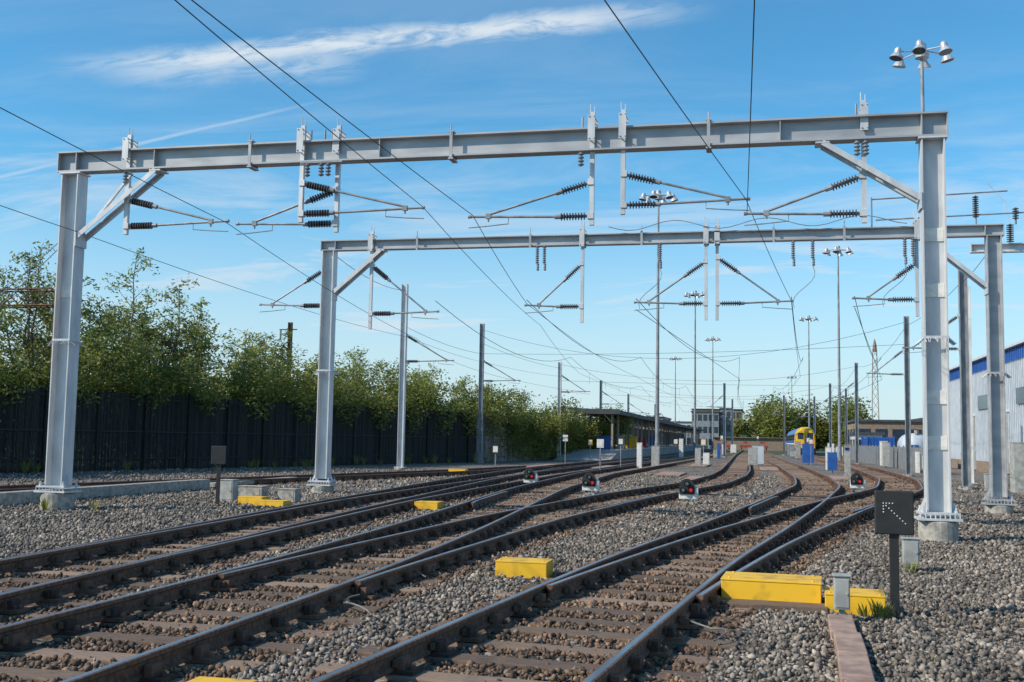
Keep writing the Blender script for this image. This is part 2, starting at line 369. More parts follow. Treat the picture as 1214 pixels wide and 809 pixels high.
keep=np.ones(len(P),bool); stain=np.zeros(len(P),bool)
for key in TR:
    x=TR[key]; lat=P[:,0]-np.interp(P[:,1],ys,x)
    fr=np.abs(((P[:,1]/.66)+.5)%1-.5)*.66
    on=(np.abs(lat)<1.28)&(fr<.13)
    if key in('B','C2','D2'):
        m_={'B':'A','C2':'C1','D2':'D'}[key]; dd=np.interp(P[:,1],ys,np.abs(TR[m_]-x)); on&=dd>1.3
    keep&=~(on&(rng.random(len(P))<np.where(np.abs(lat)<.9,.92,.66)))
    keep&=~(np.abs(np.abs(lat)-G)<.05)
    stain|=(np.abs(lat)<1.25)&(rng.random(len(P))<.85)
P=P[keep];SZ=SZ[keep];stain=stain[keep]; n=len(P)
q=rng.normal(size=(n,4)); q/=np.linalg.norm(q,axis=1)[:,None]; a,b,c,d=q.T
R=np.stack([np.stack([1-2*(c*c+d*d),2*(b*c-a*d),2*(b*d+a*c)],1),np.stack([2*(b*c+a*d),1-2*(b*b+d*d),2*(c*d-a*b)],1),np.stack([2*(b*d-a*c),2*(c*d+a*b),1-2*(b*b+c*c)],1)],1)
T=vari[rng.integers(0,10,n)]
VV=np.einsum('nij,nkj->nki',R,T)*SZ[:,None,None]
VV[:,:,0]+=P[:,0:1];VV[:,:,1]+=P[:,1:2];VV[:,:,2]+=(rng.uniform(-.012,.030,n)+.010*np.sin(P[:,0]*2)*np.cos(P[:,1]*1.3))[:,None]
FF=(IF[None]+(np.arange(n)*12)[:,None,None]).reshape(-1,3)
np_mesh('ballast_stones',VV.reshape(-1,3),FF,['stone','stoneb'],np.repeat(stain.astype(int),20))

# ------------------------------------------------------------ gantries
def hcol(mb,x,y,z0,z1,w=.40,dp=.34,t=.024):
    mb.box((x-w/2+t/2,y,(z0+z1)/2),(t,dp,z1-z0)); mb.box((x+w/2-t/2,y,(z0+z1)/2),(t,dp,z1-z0))
    mb.box((x,y,(z0+z1)/2),(w-2*t,.018,z1-z0))
def ibeam(mb,x0,x1,y,z0,z1,w=.26,t=.03):
    xc=(x0+x1)/2;l=x1-x0
    mb.box((xc,y,z1-t/2),(l,w,t)); mb.box((xc,y,z0+t/2),(l,w,t)); mb.box((xc,y,(z0+z1)/2),(l,.02,z1-z0-2*t))
    for x in (x0+.012,x0+.45,x1-.45,x1-.012): mb.box((x,y,(z0+z1)/2),(.02,w-.02,z1-z0-2*t))
def mast_base(mb,x,y,zp):
    mb.lathe((x,y,-.1),(0,0,1),[(0,.34),(zp-.02,.33),(zp,.31)],20,1)
    mb.box((x,y,zp-.07),(.72,.62,.04)); mb.box((x,y,zp+.03),(.66,.56,.035))
    for i in(-1,1):
        for j in(-1,1): 
            mb.tube((x+i*.27,y+j*.22,zp-.12),(x+i*.27,y+j*.22,zp+.14),.016); mb.tube((x+i*.27,y+j*.22,zp+.047),(x+i*.27,y+j*.22,zp+.085),.033,n=6)
        mb.bar((x+i*.3,y,zp+.05),(x+i*.2,y,zp+.28),.02,.05)
    for k in range(-4,5): mb.tube((x+k*.08,y-.29,zp-.05),(x+k*.08,y-.29,zp+.02),.012,n=5)
def spikes(mb,x,y,z):
    for sx_ in(-1,1):
        for k in range(7):
            yy=y-.17+k*.057; mb.tube((x+sx_*.2,yy,z),(x+sx_*.33,yy+random.uniform(-.03,.03),z-.12),.006,n=4); 
    for k in range(8):
        xx=x-.2+k*.057
        for sy in(-1,1): mb.tube((xx,y+sy*.17,z),(xx+random.uniform(-.05,.05),y+sy*.31,z-.1),.006,n=4)
    mb.box((x,y-.178,z),(.42,.012,.05)); mb.box((x,y+.178,z),(.42,.012,.05)); mb.box((x-.208,y,z),(.012,.36,.05)); mb.box((x+.208,y,z),(.012,.36,.05))
def cantilever(root,xd,xt,y,zl,zu,ztop=None,zb=None,r=.024,drop=True):
    mb=MB(); s=1 if xt>xd else -1
    if drop and ztop:
        mb.box((xd,y,(ztop+zb)/2),(.085,.085,ztop-zb)); 
        mb.box((xd,y-.17,ztop-.35),(.14,.02,.5)); mb.box((xd,y+.17,ztop-.35),(.14,.02,.5))
        for z in(ztop-.12,ztop-.55): mb.tube((xd-.05,y-.2,z),(xd-.05,y+.2,z),.014,n=5); mb.tube((xd+.05,y-.2,z),(xd+.05,y+.2,z),.014,n=5)
        mb.tube((xd-.04,y,ztop),(xd-.04,y,ztop+.16),.012,n=5); mb.tube((xd+.04,y,ztop),(xd+.04,y,ztop+.12),.012,n=5)
    a=Vector((xd,y,zl)); b=Vector((xt,y,zl+.05)); 
    i0=a+Vector((s*.12,0,0)); i1=a+Vector((s*.62,0,0)); mb.tube(a,i0,.03,mat=2); mb.insul(i0,i1,.075,1); mb.tube(i1,b,r,mat=2)
    mb.lathe(i1-Vector((s*.06,0,0)),(s,0,0),[(0,.045),(.16,.045)],8,2)
    u0=Vector((xd,y,zu)); u1=Vector((xt-s*.35,y,zl+.08)); dd=(u1-u0).normalized()
    mb.tube(u0,u0+dd*.12,.03,mat=2); mb.insul(u0+dd*.12,u0+dd*.62,.075,1); mb.tube(u0+dd*.62,u1,r,mat=2)
    mb.lathe(u0+dd*.57,dd,[(0,.045),(.16,.045)],8,2)
    mb.tube(u1,u1-Vector((0,0,.14)),.02,mat=2); mb.box(u1-Vector((0,0,.03)),(.1,.06,.1),2)
    mb.path([b-Vector((s*.75,0,.04)),b-Vector((s*.75,0,.16)),b-Vector((s*.3,0,.2)),b+Vector((s*.05,0,-.22))],.011,5,2)
    mb.tube(b,b+Vector((s*.06,0,0)),.035,mat=2)
    mb.box((xd+s*.02,y,zl),(.12,.13,.12)); mb.box((xd+s*.02,y,zu),(.12,.13,.12))
    return mb.obj('cantilever_arm',['galv','ins','galvd'],root)
def knee(mb,xa,za,xb,zb,y,o=.17):
    for sy in(-1,1):
        mb.bar((xa,y+sy*o,za),(xb,y+sy*o,zb),.012,.10); mb.bar((xa,y+sy*(o-.045),za+.045),(xb,y+sy*(o-.045),zb+.045),.085,.012)
    mb.box((xb,y,zb),(.25,.36,.03)); mb.box((xa,y,za-.05),(.03,.4,.3))

Y1=20.4; g1=empty('overhead_line_gantry')
for x in(-14.35,3.05):
    mb_=MB(); hcol(mb_,x,Y1,.5,7.16,.40,.36); spikes(mb_,x,Y1,3.55); mast_base(mb_,x,Y1,.45); mb_.box((x,Y1,7.14),(.5,.4,.03))
    for z in ((1.7,2.5,4.4,5.4) if x>0 else (4.6,)): mb_.box((x,Y1-.02,z),(.345,.02,.24),2)
    mb_.obj('mast',['galv','conc','white'],g1)
mb=MB(); ibeam(mb,-14.7,3.32,Y1,7.17,7.62,.30,.034)
for x in(-10.2,-.9,-5.9): mb.box((x,Y1-.165,7.4),(.06,.02,.52)); mb.box((x,Y1+.165,7.4),(.06,.02,.52)); mb.box((x,Y1,7.12),(.1,.36,.03)); mb.box((x,Y1,7.66),(.1,.36,.03)); mb.tube((x,Y1-.17,7.6),(x,Y1-.17,7.8),.012)
for x in (-12.4,-7.4,.4): mb.box((x,Y1,7.395),(.016,.27,.38))
mb.obj('beam',['galvm'],g1)
mb=MB(); knee(mb,-14.13,5.75,-12.35,7.13,Y1); mb.bar((-13.75,Y1,6.2),(-12.95,Y1-.05,7.1),.05,.05); knee(mb,2.83,6.05,1.15,7.13,Y1); mb.obj('knee_braces',['galv'],g1)
for xd,xt,dy,zl,zu in((-13.06,-10.75,0,5.98,6.55),(-9.07,-6.5,-.06,6.12,6.75),(-8.35,-10.5,.08,5.93,6.62),(-3.11,-5.5,0,5.92,6.58),(-2.51,-.2,-.05,6.1,6.7),(1.89,-.2,.1,5.85,6.55)):
    cantilever(g1,xd,xt,Y1+dy,zl,zu,7.95,zl-.18)
mb=MB()
for x in(-8.9,-8.6,-8.45,-3.3,1.9,1.75,-13.0): 
    mb.tube((x,Y1-.05,7.62),(x,Y1-.05,7.85),.02); mb.insul((x,Y1-.2,6.85),(x,Y1-.2,7.12),.06,1)
mb.box((-8.6,Y1-.2,7.14),(.9,.05,.04)); mb.obj('wire_fittings',['galvd','insg'],g1)
Y2=29.5; g2=empty('overhead_line_gantry')
for x in(-12.2,5.85):
    mb_=MB(); hcol(mb_,x,Y2,.4,7.0,.36,.32); spikes(mb_,x,Y2,3.5); mast_base(mb_,x,Y2,.3); mb_.obj('mast',['galv' if x<0 else 'galvm','conc'],g2)
mb=MB(); ibeam(mb,-12.45,6.1,Y2,7.0,7.3,.26,.028)
for x in(-9.5,-6.2,-3.1,.4,2.2,4.4): mb.box((x,Y2-.145,7.15),(.06,.02,.4)); mb.tube((x,Y2-.14,7.3),(x,Y2-.14,7.5),.012)
mb.obj('beam',['galvm'],g2)
mb=MB(); knee(mb,-12.02,5.75,-10.6,6.97,Y2); knee(mb,5.66,5.7,4.2,6.97,Y2); mb.obj('knee_braces',['galv'],g2)
for xd,xt,zl,zu,dy in((-10.9,-8.9,5.15,6.55,0),(-4.74,-6.3,5.3,6.5,0),(-1.37,-3.25,5.35,6.5,0),(-1.08,.85,5.35,6.6,.05),(4.0,2.45,5.4,6.35,0)):
    cantilever(g2,xd,xt,Y2+dy,zl,zu,7.55,zl-.45)
cantilever(g2,-12.35,-14.3,Y2,5.4,6.45,drop=False)
mb=MB()
for x in(-6.0,-5.8,-2.6,1.4,3.7,3.9,.9):
    mb.insul((x,Y2-.1,6.98),(x,Y2-.1,6.5),.055,1); mb.insul((x+.02,Y2-.1,6.5),(x+.02,Y2-.1,6.3),.04,1)
    if x in(-2.6,1.4,3.7): pts=[Vector((x,Y2-.1,6.3))+Vector((.5*t_*math.sin(x*3)+.15*math.sin(t_*6),0,-1.1*t_)) for t_ in [k/8 for k in range(9)]]; mb.path(pts,.010,5,0)
for x,zt in((5.45,.75),(6.4,.4)):
    mb.tube((x,Y2,7.3),(x,Y2,7.32+zt),.025); mb.insul((x,Y2,7.35+zt*.2),(x,Y2,7.35+zt*.95),.08,2)
mb.tube((2.9,Y2,8.05),(6.2,Y2-.1,8.15),.02); mb.tube((3.0,Y2,7.5),(6.6,Y2,7.6),.02)
mb.tube((2.9,Y2,7.3),(2.9,Y2,8.1),.02)
mb.path([(x,Y2-.2,7.35+.25*math.sin((x+1)*1.3)**2) for x in np.arange(-4,4,.25)],.012)
mb.obj('wire_fittings',['galvd','insg','ins'],g2)
g3=empty('overhead_line_gantry')
mb=MB(); ibeam(mb,5.75,16,32.0,7.0,7.24,.22,.025); mb.insul((6.75,31.8,7.24),(6.75,31.8,7.75),.1,1); mb.path([(6.75,31.8,7.75),(6.6,31.8,8.4),(6.2,31.8,8.9)],.012); mb.obj('beam',['galv','ins'],g3)
mb=MB(); hcol(mb,15.7,32,.3,6.98,.3,.3); mast_base(mb,15.7,32,.3); hcol(mb,8.9,32.0,.3,6.98,.16,.16); mast_base(mb,8.9,32.0,.3); mb.obj('mast',['galvd','conc'],g3)
def ohl_mast(x,y,h,cant=0,w=.26,m='galvd'):
    o=empty('overhead_line_mast'); mb=MB(); hcol(mb,x,y,.1,h,w,.24,.02); mb.box((x,y,.12),(.5,.5,.04)); mb.lathe((x,y,-.1),(0,0,1),[(0,.3),(.2,.3)],12,1); mb.obj('post',[m,'conc'],o)
    if cant: cantilever(o,x+(.15 if cant>0 else -.15),x+cant,y,5.4,6.7,drop=False,r=.03)
for a_ in((-17.4,52,9.3,2.6,.3,'galv'),(-17.9,69.8,9.2,2.6,.28,'galvd'),(-15.5,85.7,7.8,2.4,.28,'galv'),(-16.2,114,7.9,2.4),(-17.5,150,8,2.4),(-17.5,190,8,2.4),
    (7.7,61,8.5,-2.0),(8.6,49,8.4,0,.32,'galv'),(7.75,44.8,8.5,-2.2,.3,'galvd'),(7.8,93,8.3,-2.0),(7.7,125,8.3,-2),(7.7,160,8.3,-2),(-3.6,120,8,-1.8),(-3.8,165,8,-1.8),(3.3,150,8,-1.8),(10.5,140,8.5,0)):
    ohl_mast(*a_)
# ------------------------------------------------------------ wires
wr=empty('overhead_wires')
def span(mb,pts,r,sag=.15,n=10):
    out=[]
    for a,b in zip(pts[:-1],pts[1:]):
        a=Vector(a);b=Vector(b); 
        for k in range(n):
            t=k/n; p=a.lerp(b,t); p.z-=sag*4*t*(1-t)*min(1,(b-a).length/30); out.append(p)
    out.append(Vector(pts[-1])); mb.path(out,r,5)
def X(k,y): return float(np.interp(y,ys,TR[k]))
mb=MB()
near=[[(-5.35,-14,6.2),(-5.47,20.4,6.0),(-6.3,29.5,5.4),(X('C1',60),60,5.2),(X('C1',110),110,5.2)],
 [(-4.3,-12,6.2),(-6.5,20.4,6.2),(-8.0,40,5.9),(X('D',65),65,5.6),(X('D',120),120,5.4)],
 [(-4.3,-12,6.2),(-.22,20.4,6.15),(.85,29.5,5.4),(X('A',60),60,5.2),(X('A',110),110,5.2),(X('A',200),200,5.2)],
 [(.35,-12,6.2),(-.2,20.4,5.92)],
 [(-7,-12,6.2),(-10.75,20.4,6.0),(-13.5,42,5.6),(-15.1,52,5.5),(-15.3,70,5.4),(-13.1,85,5.4)],
 [(-12.6,5,6.0),(-14.1,20.4,5.85),(-17.1,52,6.6),(-17.6,70,6.6),(-15.3,85,6.6)]]
for q_ in near: span(mb,q_,.0075,.2)
mb.obj('near_wires',['wire'],wr)
mb=MB(); tips={'A':.85,'B':2.45,'C1':-6.3,'C2':-3.25,'D':-8.95}
for k in('A','B','C1','C2','D'):
    sup=[29.5,61,93,125,160,200]
    mp_=[(X(k,y)+(.2 if i%2 else -.2),y,6.3) for i,y in enumerate(sup)]; mp_[0]=(tips[k],29.5,5.5)
    cp_=[(X(k,y)+(.2 if i%2 else -.2),y,5.1) for i,y in enumerate(sup)]; cp_[0]=(tips[k],29.5,5.2)
    span(mb,mp_,.010,.8,12)
    if k in('B','C2'): span(mb,cp_,.010,0,3)
    for (a,b) in zip(mp_[1:-1],mp_[2:]):
        m_=max(3,int((b[1]-a[1])/6))
        for j in range(1,m_):
            t=j/m_; xx=a[0]+(b[0]-a[0])*t; y=a[1]+(b[1]-a[1])*t; z=6.3-.8*4*t*(1-t); mb.tube((xx,y,5.12),(xx,y,z),.006,n=4)
for a,b,sg in(((-17.9,69.8,8.8),(7.7,61,8.2),1.8),((-17.9,69.8,7.2),(7.7,61,7),.2),((-15.5,85.7,7.6),(7.8,93,8),1.3),((-15.5,85.7,6.3),(7.8,93,6.4),.1),((-16.2,114,7.7),(7.7,125,8),1.3),((-16.2,114,6.4),(7.7,125,6.4),.1),((-17.5,150,7.7),(7.7,160,8),1.3),((-17.4,52,7.2),(-17.9,69.8,7.2),.3),((-17.9,69.8,7.9),(-15.5,85.7,7.3),.3),((-17.4,52,9.0),(-12.2,29.5,7.0),.3),((7.7,61,8),(7.7,44.8,8),.3),((7.7,61,8),(7.8,93,8),.6),((7.75,44.8,8),(6.1,29.5,7.2),.2),((7.8,93,8),(7.7,125,8),.6)):
    span(mb,[a,b],.010,sg*1.2,14)
mb.obj('catenary_wires',['wire'],wr)

# ------------------------------------------------------------ floodlight masts
def floodmast(x,y,h,n=6):
    o=empty('floodlight_mast',(x,y,0)); mb=MB(); mb.lathe((0,0,0),(0,0,1),[(0,.24),(.05,.24),(.051,.19),(1.6,.18),(1.62,.16),(h,.075)],12,0); mb.box((0,-.18,.9),(.14,.03,.5)); mb.obj('post',['galvd'],o)
    mb=MB(); mb.lathe((0,0,h-.35),(0,0,1),[(0,.1),(.05,.32),(.35,.34),(.5,.22),(.75,.2),(.8,.05)],14,0)
    for i in range(n):
        a=2*math.pi*i/n+.3; c=Vector((math.cos(a),math.sin(a),0)); e=c*1.15+Vector((0,0,h-.05))
        mb.tube(c*.25+Vector((0,0,h+.05)),e,.035); mb.tube(e,e-Vector((0,0,.18)),.03)
        ax=(Vector((0,0,-1))+c*.25).normalized(); mb.lathe(e+Vector((0,0,.22)),ax,[(0,.09),(.10,.16),(.30,.17),(.34,.20),(.50,.30),(.56,.33),(.57,.30)],12,0)
        mb.lathe(e+Vector((0,0,.22))+ax*.571,ax,[(0,.28),(.01,.28)],12,1)
    mb.obj('lamp_ring',['silver','glass'],o,smooth=False)
for a_ in((7.7,54,20.5),(-7.7,85.4,21),(7.8,112.5,21),(-8.1,144,21),(-8.4,208,21),(7.6,174,21),(-19,257,21),(9.5,330,21)): floodmast(*a_)
o=empty('street_lamp',(12.5,40,0)); mb=MB(); mb.lathe((0,0,0),(0,0,1),[(0,.12),(12,.06)],10); mb.path([(0,0,12),(-.5,0,12.5),(-1.4,0,12.7)],.04); mb.obj('post',['galv'],o)
mb=MB(); mb.loft([[Vector((xx,s_*wd,12.7+zz_)) for s_,zz_ in((-1,0),(1,0),(.7,.12),(-.7,.12))] for xx,wd in((-1.3,.1),(-1.6,.17),(-2.0,.15),(-2.1,.07))]); mb.obj('lantern',['silver'],o)
mb=MB(); mb.lathe((12.1,45.5,0),(0,0,1),[(0,.07),(4.5,.06),(8.4,.05)],8); mb.obj('lineside_post',['galv'])

# ------------------------------------------------------------ fence
def fence(name,p0,p1,h,matn,step=2.5,bw=.16,gap=.008,back=None):
    o=empty(name); p0=Vector((*p0,0));p1=Vector((*p1,0)); d=(p1-p0);Ln=d.length;d.normalize(); n=Vector((d.y,-d.x,0)); R=Matrix(((d.x,n.x,0),(d.y,n.y,0),(0,0,1)))
    b=MB();s=0
    while s<Ln:
        hh=h+random.uniform(-.02,.02); c=p0+d*(s+bw/2)+n*random.uniform(-.006,.006); b.box((c.x,c.y,hh/2),(bw-gap,.02,hh),0,R); s+=bw
    b.obj('boards',[matn],o)
    b=MB(); s=0
    while s<Ln+.1:
        c=p0+d*s+n*.07; b.box((c.x,c.y,(h+.1)/2),(.09,.10,h+.12),0,R); s+=step
    for z in((.5,h*.5,h-.25) if gap<.03 else (.15,h-.06)):
        c=p0+d*Ln/2+n*.035; b.box((c.x,c.y,z),(Ln,.04,.05),0,R)
    b.obj('posts_and_rails',[matn],o)
fence('mesh_fence',(-35.7,5),(-18.7,71.5),3.3,'fence',2.6,.066,.022)
fence('concrete_fence',(-18.7,71.8),(-15.6,92),3.1,'fence2',3)
fence('yard_fence',(9.6,66),(9.6,132),1.5,'galvd',2.6,.15,.08)

# ------------------------------------------------------------ foliage
def leaf_cloud(C,size,flat=.5,asp=.45):
    n=len(C); a=rng.normal(size=(n,3)); a[:,2]*=flat; a/=np.linalg.norm(a,axis=1)[:,None]
    b=rng.normal(size=(n,3)); b-=a*(a*b).sum(1)[:,None]; b/=np.linalg.norm(b,axis=1)[:,None]
    s=(rng.uniform(.6,1.3,n)*size)[:,None]; 
    V=np.stack([C-a*s,C-b*s*asp+a*s*.1,C+a*s,C+b*s*asp+a*s*.1],1).reshape(-1,3); F=np.arange(n*4).reshape(-1,4); return V,F
def tree(x,y,h,rad,seed,name='birch_tree',low=.15,lm='leaf2',stems=5,twigs=17,lpc=42,ls=.10):
    # several ascending stems, each carrying fine arching twigs: airy, feathery crown
    r=random.Random(seed); mb=MB(); P_=[]
    for sI in range(stems):
        a=2*math.pi*sI/stems+r.uniform(-.5,.5); out=rad*r.uniform(.15,.75)*(0.2 if sI==0 else 1); hh=h*(1 if sI==0 else r.uniform(.62,.97))
        K=8; pts=[]
        for k in range(K+1):
            t=k/K; rr=out*(t**1.15); pts.append(Vector((x+math.cos(a)*rr+r.uniform(-.10,.10)*(k>0),y+math.sin(a)*rr+r.uniform(-.10,.10)*(k>0),hh*t)))
        for k in range(K): mb.tube(pts[k],pts[k+1],.010*h*(1-k/K)+.012,.010*h*(1-(k+1)/K)+.010,6)
        for q_ in range(twigs*2):
            t=low+(1-low)*(q_+.5)/(twigs*2); i=min(K-1,int(t*K)); base=pts[i].lerp(pts[i+1],t*K-i)
            b_=r.uniform(0,6.283); ln=rad*r.uniform(.35,.80)*(1.12-.72*t)*(0.75+.5*math.sin(t*3))
            tip=base+Vector((math.cos(b_)*ln,math.sin(b_)*ln,ln*r.uniform(.25,.95)))
            mid=base.lerp(tip,.55)+Vector((0,0,.12*ln)); droop=tip+Vector((math.cos(b_)*.15,math.sin(b_)*.15,-.18*ln))
            mb.tube(base,mid,.018,.011,4); mb.tube(mid,tip,.011,.006,4)
            m_=int(lpc*r.uniform(.4,1.3)); tt=rng.uniform(.05,1.25,m_)[:,None]; B0,B1,B2=np.array(base),np.array(mid)*2-np.array(base.lerp(tip,.5)),np.array(droop)
            c=B0*(1-tt)**2+2*B1*tt*(1-tt)+B2*tt**2 + rng.normal(size=(m_,3))*(.17*(1.15-.45*tt)); P_.append(c)
        m_=26; tt=rng.uniform(.8,1.06,m_)[:,None]; P_.append(np.array(pts[-2])*(1-tt)*5*0.0+ (np.array(pts[-2])+ (np.array(pts[-1])-np.array(pts[-2]))*((tt-.8)*5))+rng.normal(size=(m_,3))*.13)
    V=np.array(mb.v); C=np.concatenate(P_); LV,LF=leaf_cloud(C,ls,.7,.38)
    quads=[f for f in mb.f if len(f)==4]; Q=np.array(quads); allV=np.concatenate([V,LV]); allF=np.concatenate([Q,LF+len(V)])
    return np_mesh(name,allV,allF,['bark',lm],np.concatenate([np.zeros(len(Q)),np.ones(len(LF))]))
fl=lambda t:(-35.7+17.0*t,5+66.5*t)
spec=[(.36,3.2,9.6,2.6),(.42,5,9.0,2.6),(.47,2.6,7.4,2.4),(.53,4.2,9.4,2.8),(.56,2.6,7.4,2.3),(.60,3.6,10.0,2.9),(.63,2.8,8.8,2.6),(.66,3.2,8.0,2.4),(.70,2.6,6.8,2.3),(.75,3.0,7.0,2.4),(.80,2.6,6.2,2.3),(.86,3.0,6.7,2.4),(.92,2.6,6.3,2.3),(.97,2.6,6.2,2.2),(1.03,2.4,5.8,2.1),(1.1,3,5.5,2.1),(1.18,3,5.2,2.1),(.30,4,10.4,3.0),(.5,7,8.4,2.8),(.57,6.5,8.8,2.8),(.65,6,8.4,2.7),(.78,6,7.2,2.6),(.89,5,6.8,2.4),(1.0,5,6.2,2.3)]
for i,(t_,off,h,rd) in enumerate(spec):
    fx,fy=fl(t_); tree(fx-off*.97,fy+off*.25,h,rd,i+11,lm='leaf2' if i%3 else 'leaf')
n=190000; tt=rng.uniform(.18,1.42,n); off=np.abs(rng.normal(0,1.5,n))+.15
top=4.3+.65*np.sin(tt*37)+.5*np.sin(tt*83+1)+.5*np.sin(tt*171)+.4*np.sin(tt*331+2)+np.where(tt>.8,0,.35)-.9*np.clip((tt-.95)*3,0,1)
zz_=top*rng.random(n)**.62*(1-.06*off)+rng.exponential(.2,n)*(rng.random(n)<.35)
off=np.where((zz_>2.6+1.1*np.sin(tt*61)**2-1.1*np.clip((tt-.55)*2.5,0,1)*np.sin(tt*61+1)**2)&(rng.random(n)<.45)&(tt>.3),off-1.0,off)
px=-35.7+17*tt-off*.97; py=5+66.5*tt+off*.25
C=np.stack([px,py,zz_],1); V_,F_=leaf_cloud(C,.105); np_mesh('bramble_hedge',V_,F_,['leaf'])
def far_trees(name,cx,cy,wx,wy,h,n,ls=.45,k=14,seed=1,lm='leaf'):
    r=np.random.default_rng(seed); P_=[]
    for i in range(k):
        c=np.array([cx+r.uniform(-wx,wx),cy+r.uniform(-wy,wy),0]); hh=h*r.uniform(.6,1.05); rd=hh*r.uniform(.32,.48)
        m_=n//k; u=r.normal(size=(m_,3)); u/=np.linalg.norm(u,axis=1)[:,None]; u*=(r.random((m_,1))**.4)*r.uniform(.7,1.2,(m_,1)); P_.append(c+np.array([0,0,hh*.5])+u*np.array([rd,rd,hh*.5]))
    C=np.concatenate(P_); C=C[C[:,2]>.1]; V_,F_=leaf_cloud(C,ls); np_mesh(name,V_,F_,[lm])
far_trees('distant_trees',12,275,11,12,13.5,34000,.42,18,3,'leaf')
far_trees('distant_trees',55,380,38,15,8,12000,.6,16,4)
far_trees('distant_trees',-60,320,60,20,9,18000,.6,26,5)
far_trees('distant_trees',-8,420,20,10,8,8000,.6,10,6)

# ------------------------------------------------------------ small lineside objects
def pos_signal(x,y,s=1.0):
    o=empty('ground_signal',(x,y,0)); o.scale=(s,s,s); mb=MB(); mb.tube((0,.05,0),(0,.05,.2),.05); mb.box((0,.08,.03),(.34,.34,.06),1); mb.obj('base',['galvd','conc'],o)
    mb=MB(); mb.box((.04,.09,.28),(.50,.24,.30),0); mb.box((.04,.10,.46),(.42,.20,.07),0); mb.obj('case',['white'],o,bevel=.015)
    mb=MB(); pts=[(-.20,.26),(.20,.26),(.21,.44)]+[(.21*math.cos(a),.44+.23*math.sin(a)) for a in [math.pi*k/10 for k in range(1,10)]]+[(-.21,.44)]
    mb.loft([[Vector((p[0],yy,p[1])) for p in pts] for yy in(-.03,-.06)]); 
    for cx,cz in((-.10,.37),(.10,.37),(-.0,.54)): mb.lathe((cx,-.06,cz),(0,-1,0),[(0,.065),(.09,.068)],12,0,caps=False)
    mb.obj('face',['black'],o)
    for cx,cz,m_ in((-.10,.37,'lwhite'),(.10,.37,'lred'),(0,.54,'lwhite')):
        mb=MB(); mb.lathe((cx,-.061,cz),(0,-1,0),[(0,.05),(.015,.045),(.02,.01)],12); mb.obj('lens',[m_],o)
for a_ in((-1.85,29.3,1.0),(-4.94,32.5,1.0),(-7.75,37.2,.95),(3.3,39.7,1.0)): pos_signal(*a_)
def arrow_sign(x,y,zb,face=True,rz=0,sz=.36):
    o=empty('track_sign',(x,y,0),rz); mb=MB(); mb.box((0,0,zb/2),(.085,.05,zb)); mb.box((0,0,.01),(.2,.2,.02)); mb.obj('post',['black'],o,bevel=.004)
    mb=MB(); mb.box((0,-.045,zb+.2),(sz,.03,.42)); mb.box((0,-.02,zb+.2),(sz*.8,.03,.34)); mb.obj('board',['black'],o,bevel=.012)
    if face:
        mb=MB()
        for k in range(9):
            t=k/8; mb.lathe((-.10+.20*t,-.061,zb+.29-.19*t),(0,-1,0),[(0,.0065),(.004,.0065)],8)
        for k in range(1,4):
            mb.lathe((-.10+.028*k,-.061,zb+.29),(0,-1,0),[(0,.0065),(.004,.0065)],8); mb.lathe((-.10,-.061,zb+.29-.028*k),(0,-1,0),[(0,.0065),(.004,.0065)],8)
        mb.obj('arrow_studs',['white'],o)
arrow_sign(1.27,11.2,.80)
arrow_sign(-12.0,22.9,.95,False,.2,.34)
def ybox(x,y,sx_,sy,h,rz=0,name='point_machine_cover'):
    o=empty(name,(x,y,0),rz); mb=MB(); mb.box((0,0,h/2),(sx_,sy,h)); mb.obj('casing',['yellow'],o,bevel=.008)
    mb=MB(); mb.box((0,0,h+.010),(sx_*1.01,sy*1.02,.018)); 
    for i in(-1,1):
        mb.tube((i*sx_*.42,-sy*.38,h+.016),(i*sx_*.42,-sy*.38,h+.03),.014); mb.tube((i*sx_*.42,sy*.38,h+.016),(i*sx_*.42,sy*.38,h+.03),.014)
    mb.obj('lid',['yellow'],o,bevel=.004)
ybox(.13,11.75,.98,.62,.25,-.06); ybox(.92,11.45,.56,.5,.18,-.06)
mb=MB(); mb.box((.10,11.6,.035),(1.1,.9,.07)); mb.obj('cover_plinth',['sleeper'],bevel=.01)
ybox(-2.75,13.0,.62,.42,.18); ybox(-7.35,24.1,.55,.5,.16); ybox(-10.9,23.4,.75,.4,.12); ybox(-11.6,23.9,.6,.4,.16); ybox(-13.3,48,.8,.5,.2)
mb=MB(); mb.box((-3.38,6.55,.03),(.42,.3,.06)); mb.obj('yellow_slab',['yellow'],bevel=.01)
def cabinet(x,y,w_,d_,h,m='grey',leg=0,name='lineside_cabinet'):
    o=empty(name,(x,y,0)); mb=MB(); mb.box((0,0,leg+(h-leg)/2),(w_,d_,h-leg)); mb.box((0,0,h+.012),(w_+.03,d_+.03,.022)); mb.obj('body',[m],o,bevel=.008)
    mb=MB(); mb.box((0,-d_/2-.004,leg+(h-leg)/2),(w_*.82,.008,(h-leg)*.84)); mb.tube((w_*.3,-d_/2-.008,leg+(h-leg)*.5),(w_*.3,-d_/2-.03,leg+(h-leg)*.5),.01)
    if leg: mb.box((0,0,leg/2),(.05,.05,leg))
    mb.obj('door',[m],o)
cabinet(1.94,15.3,.20,.16,.42,leg=.08); cabinet(.75,10.75,.14,.12,.42,leg=.12)
cabinet(-11.9,24.5,.6,.35,.38,'conc'); cabinet(-11.1,24.8,.45,.35,.32,'conc'); cabinet(-12.7,24.8,.35,.3,.5)
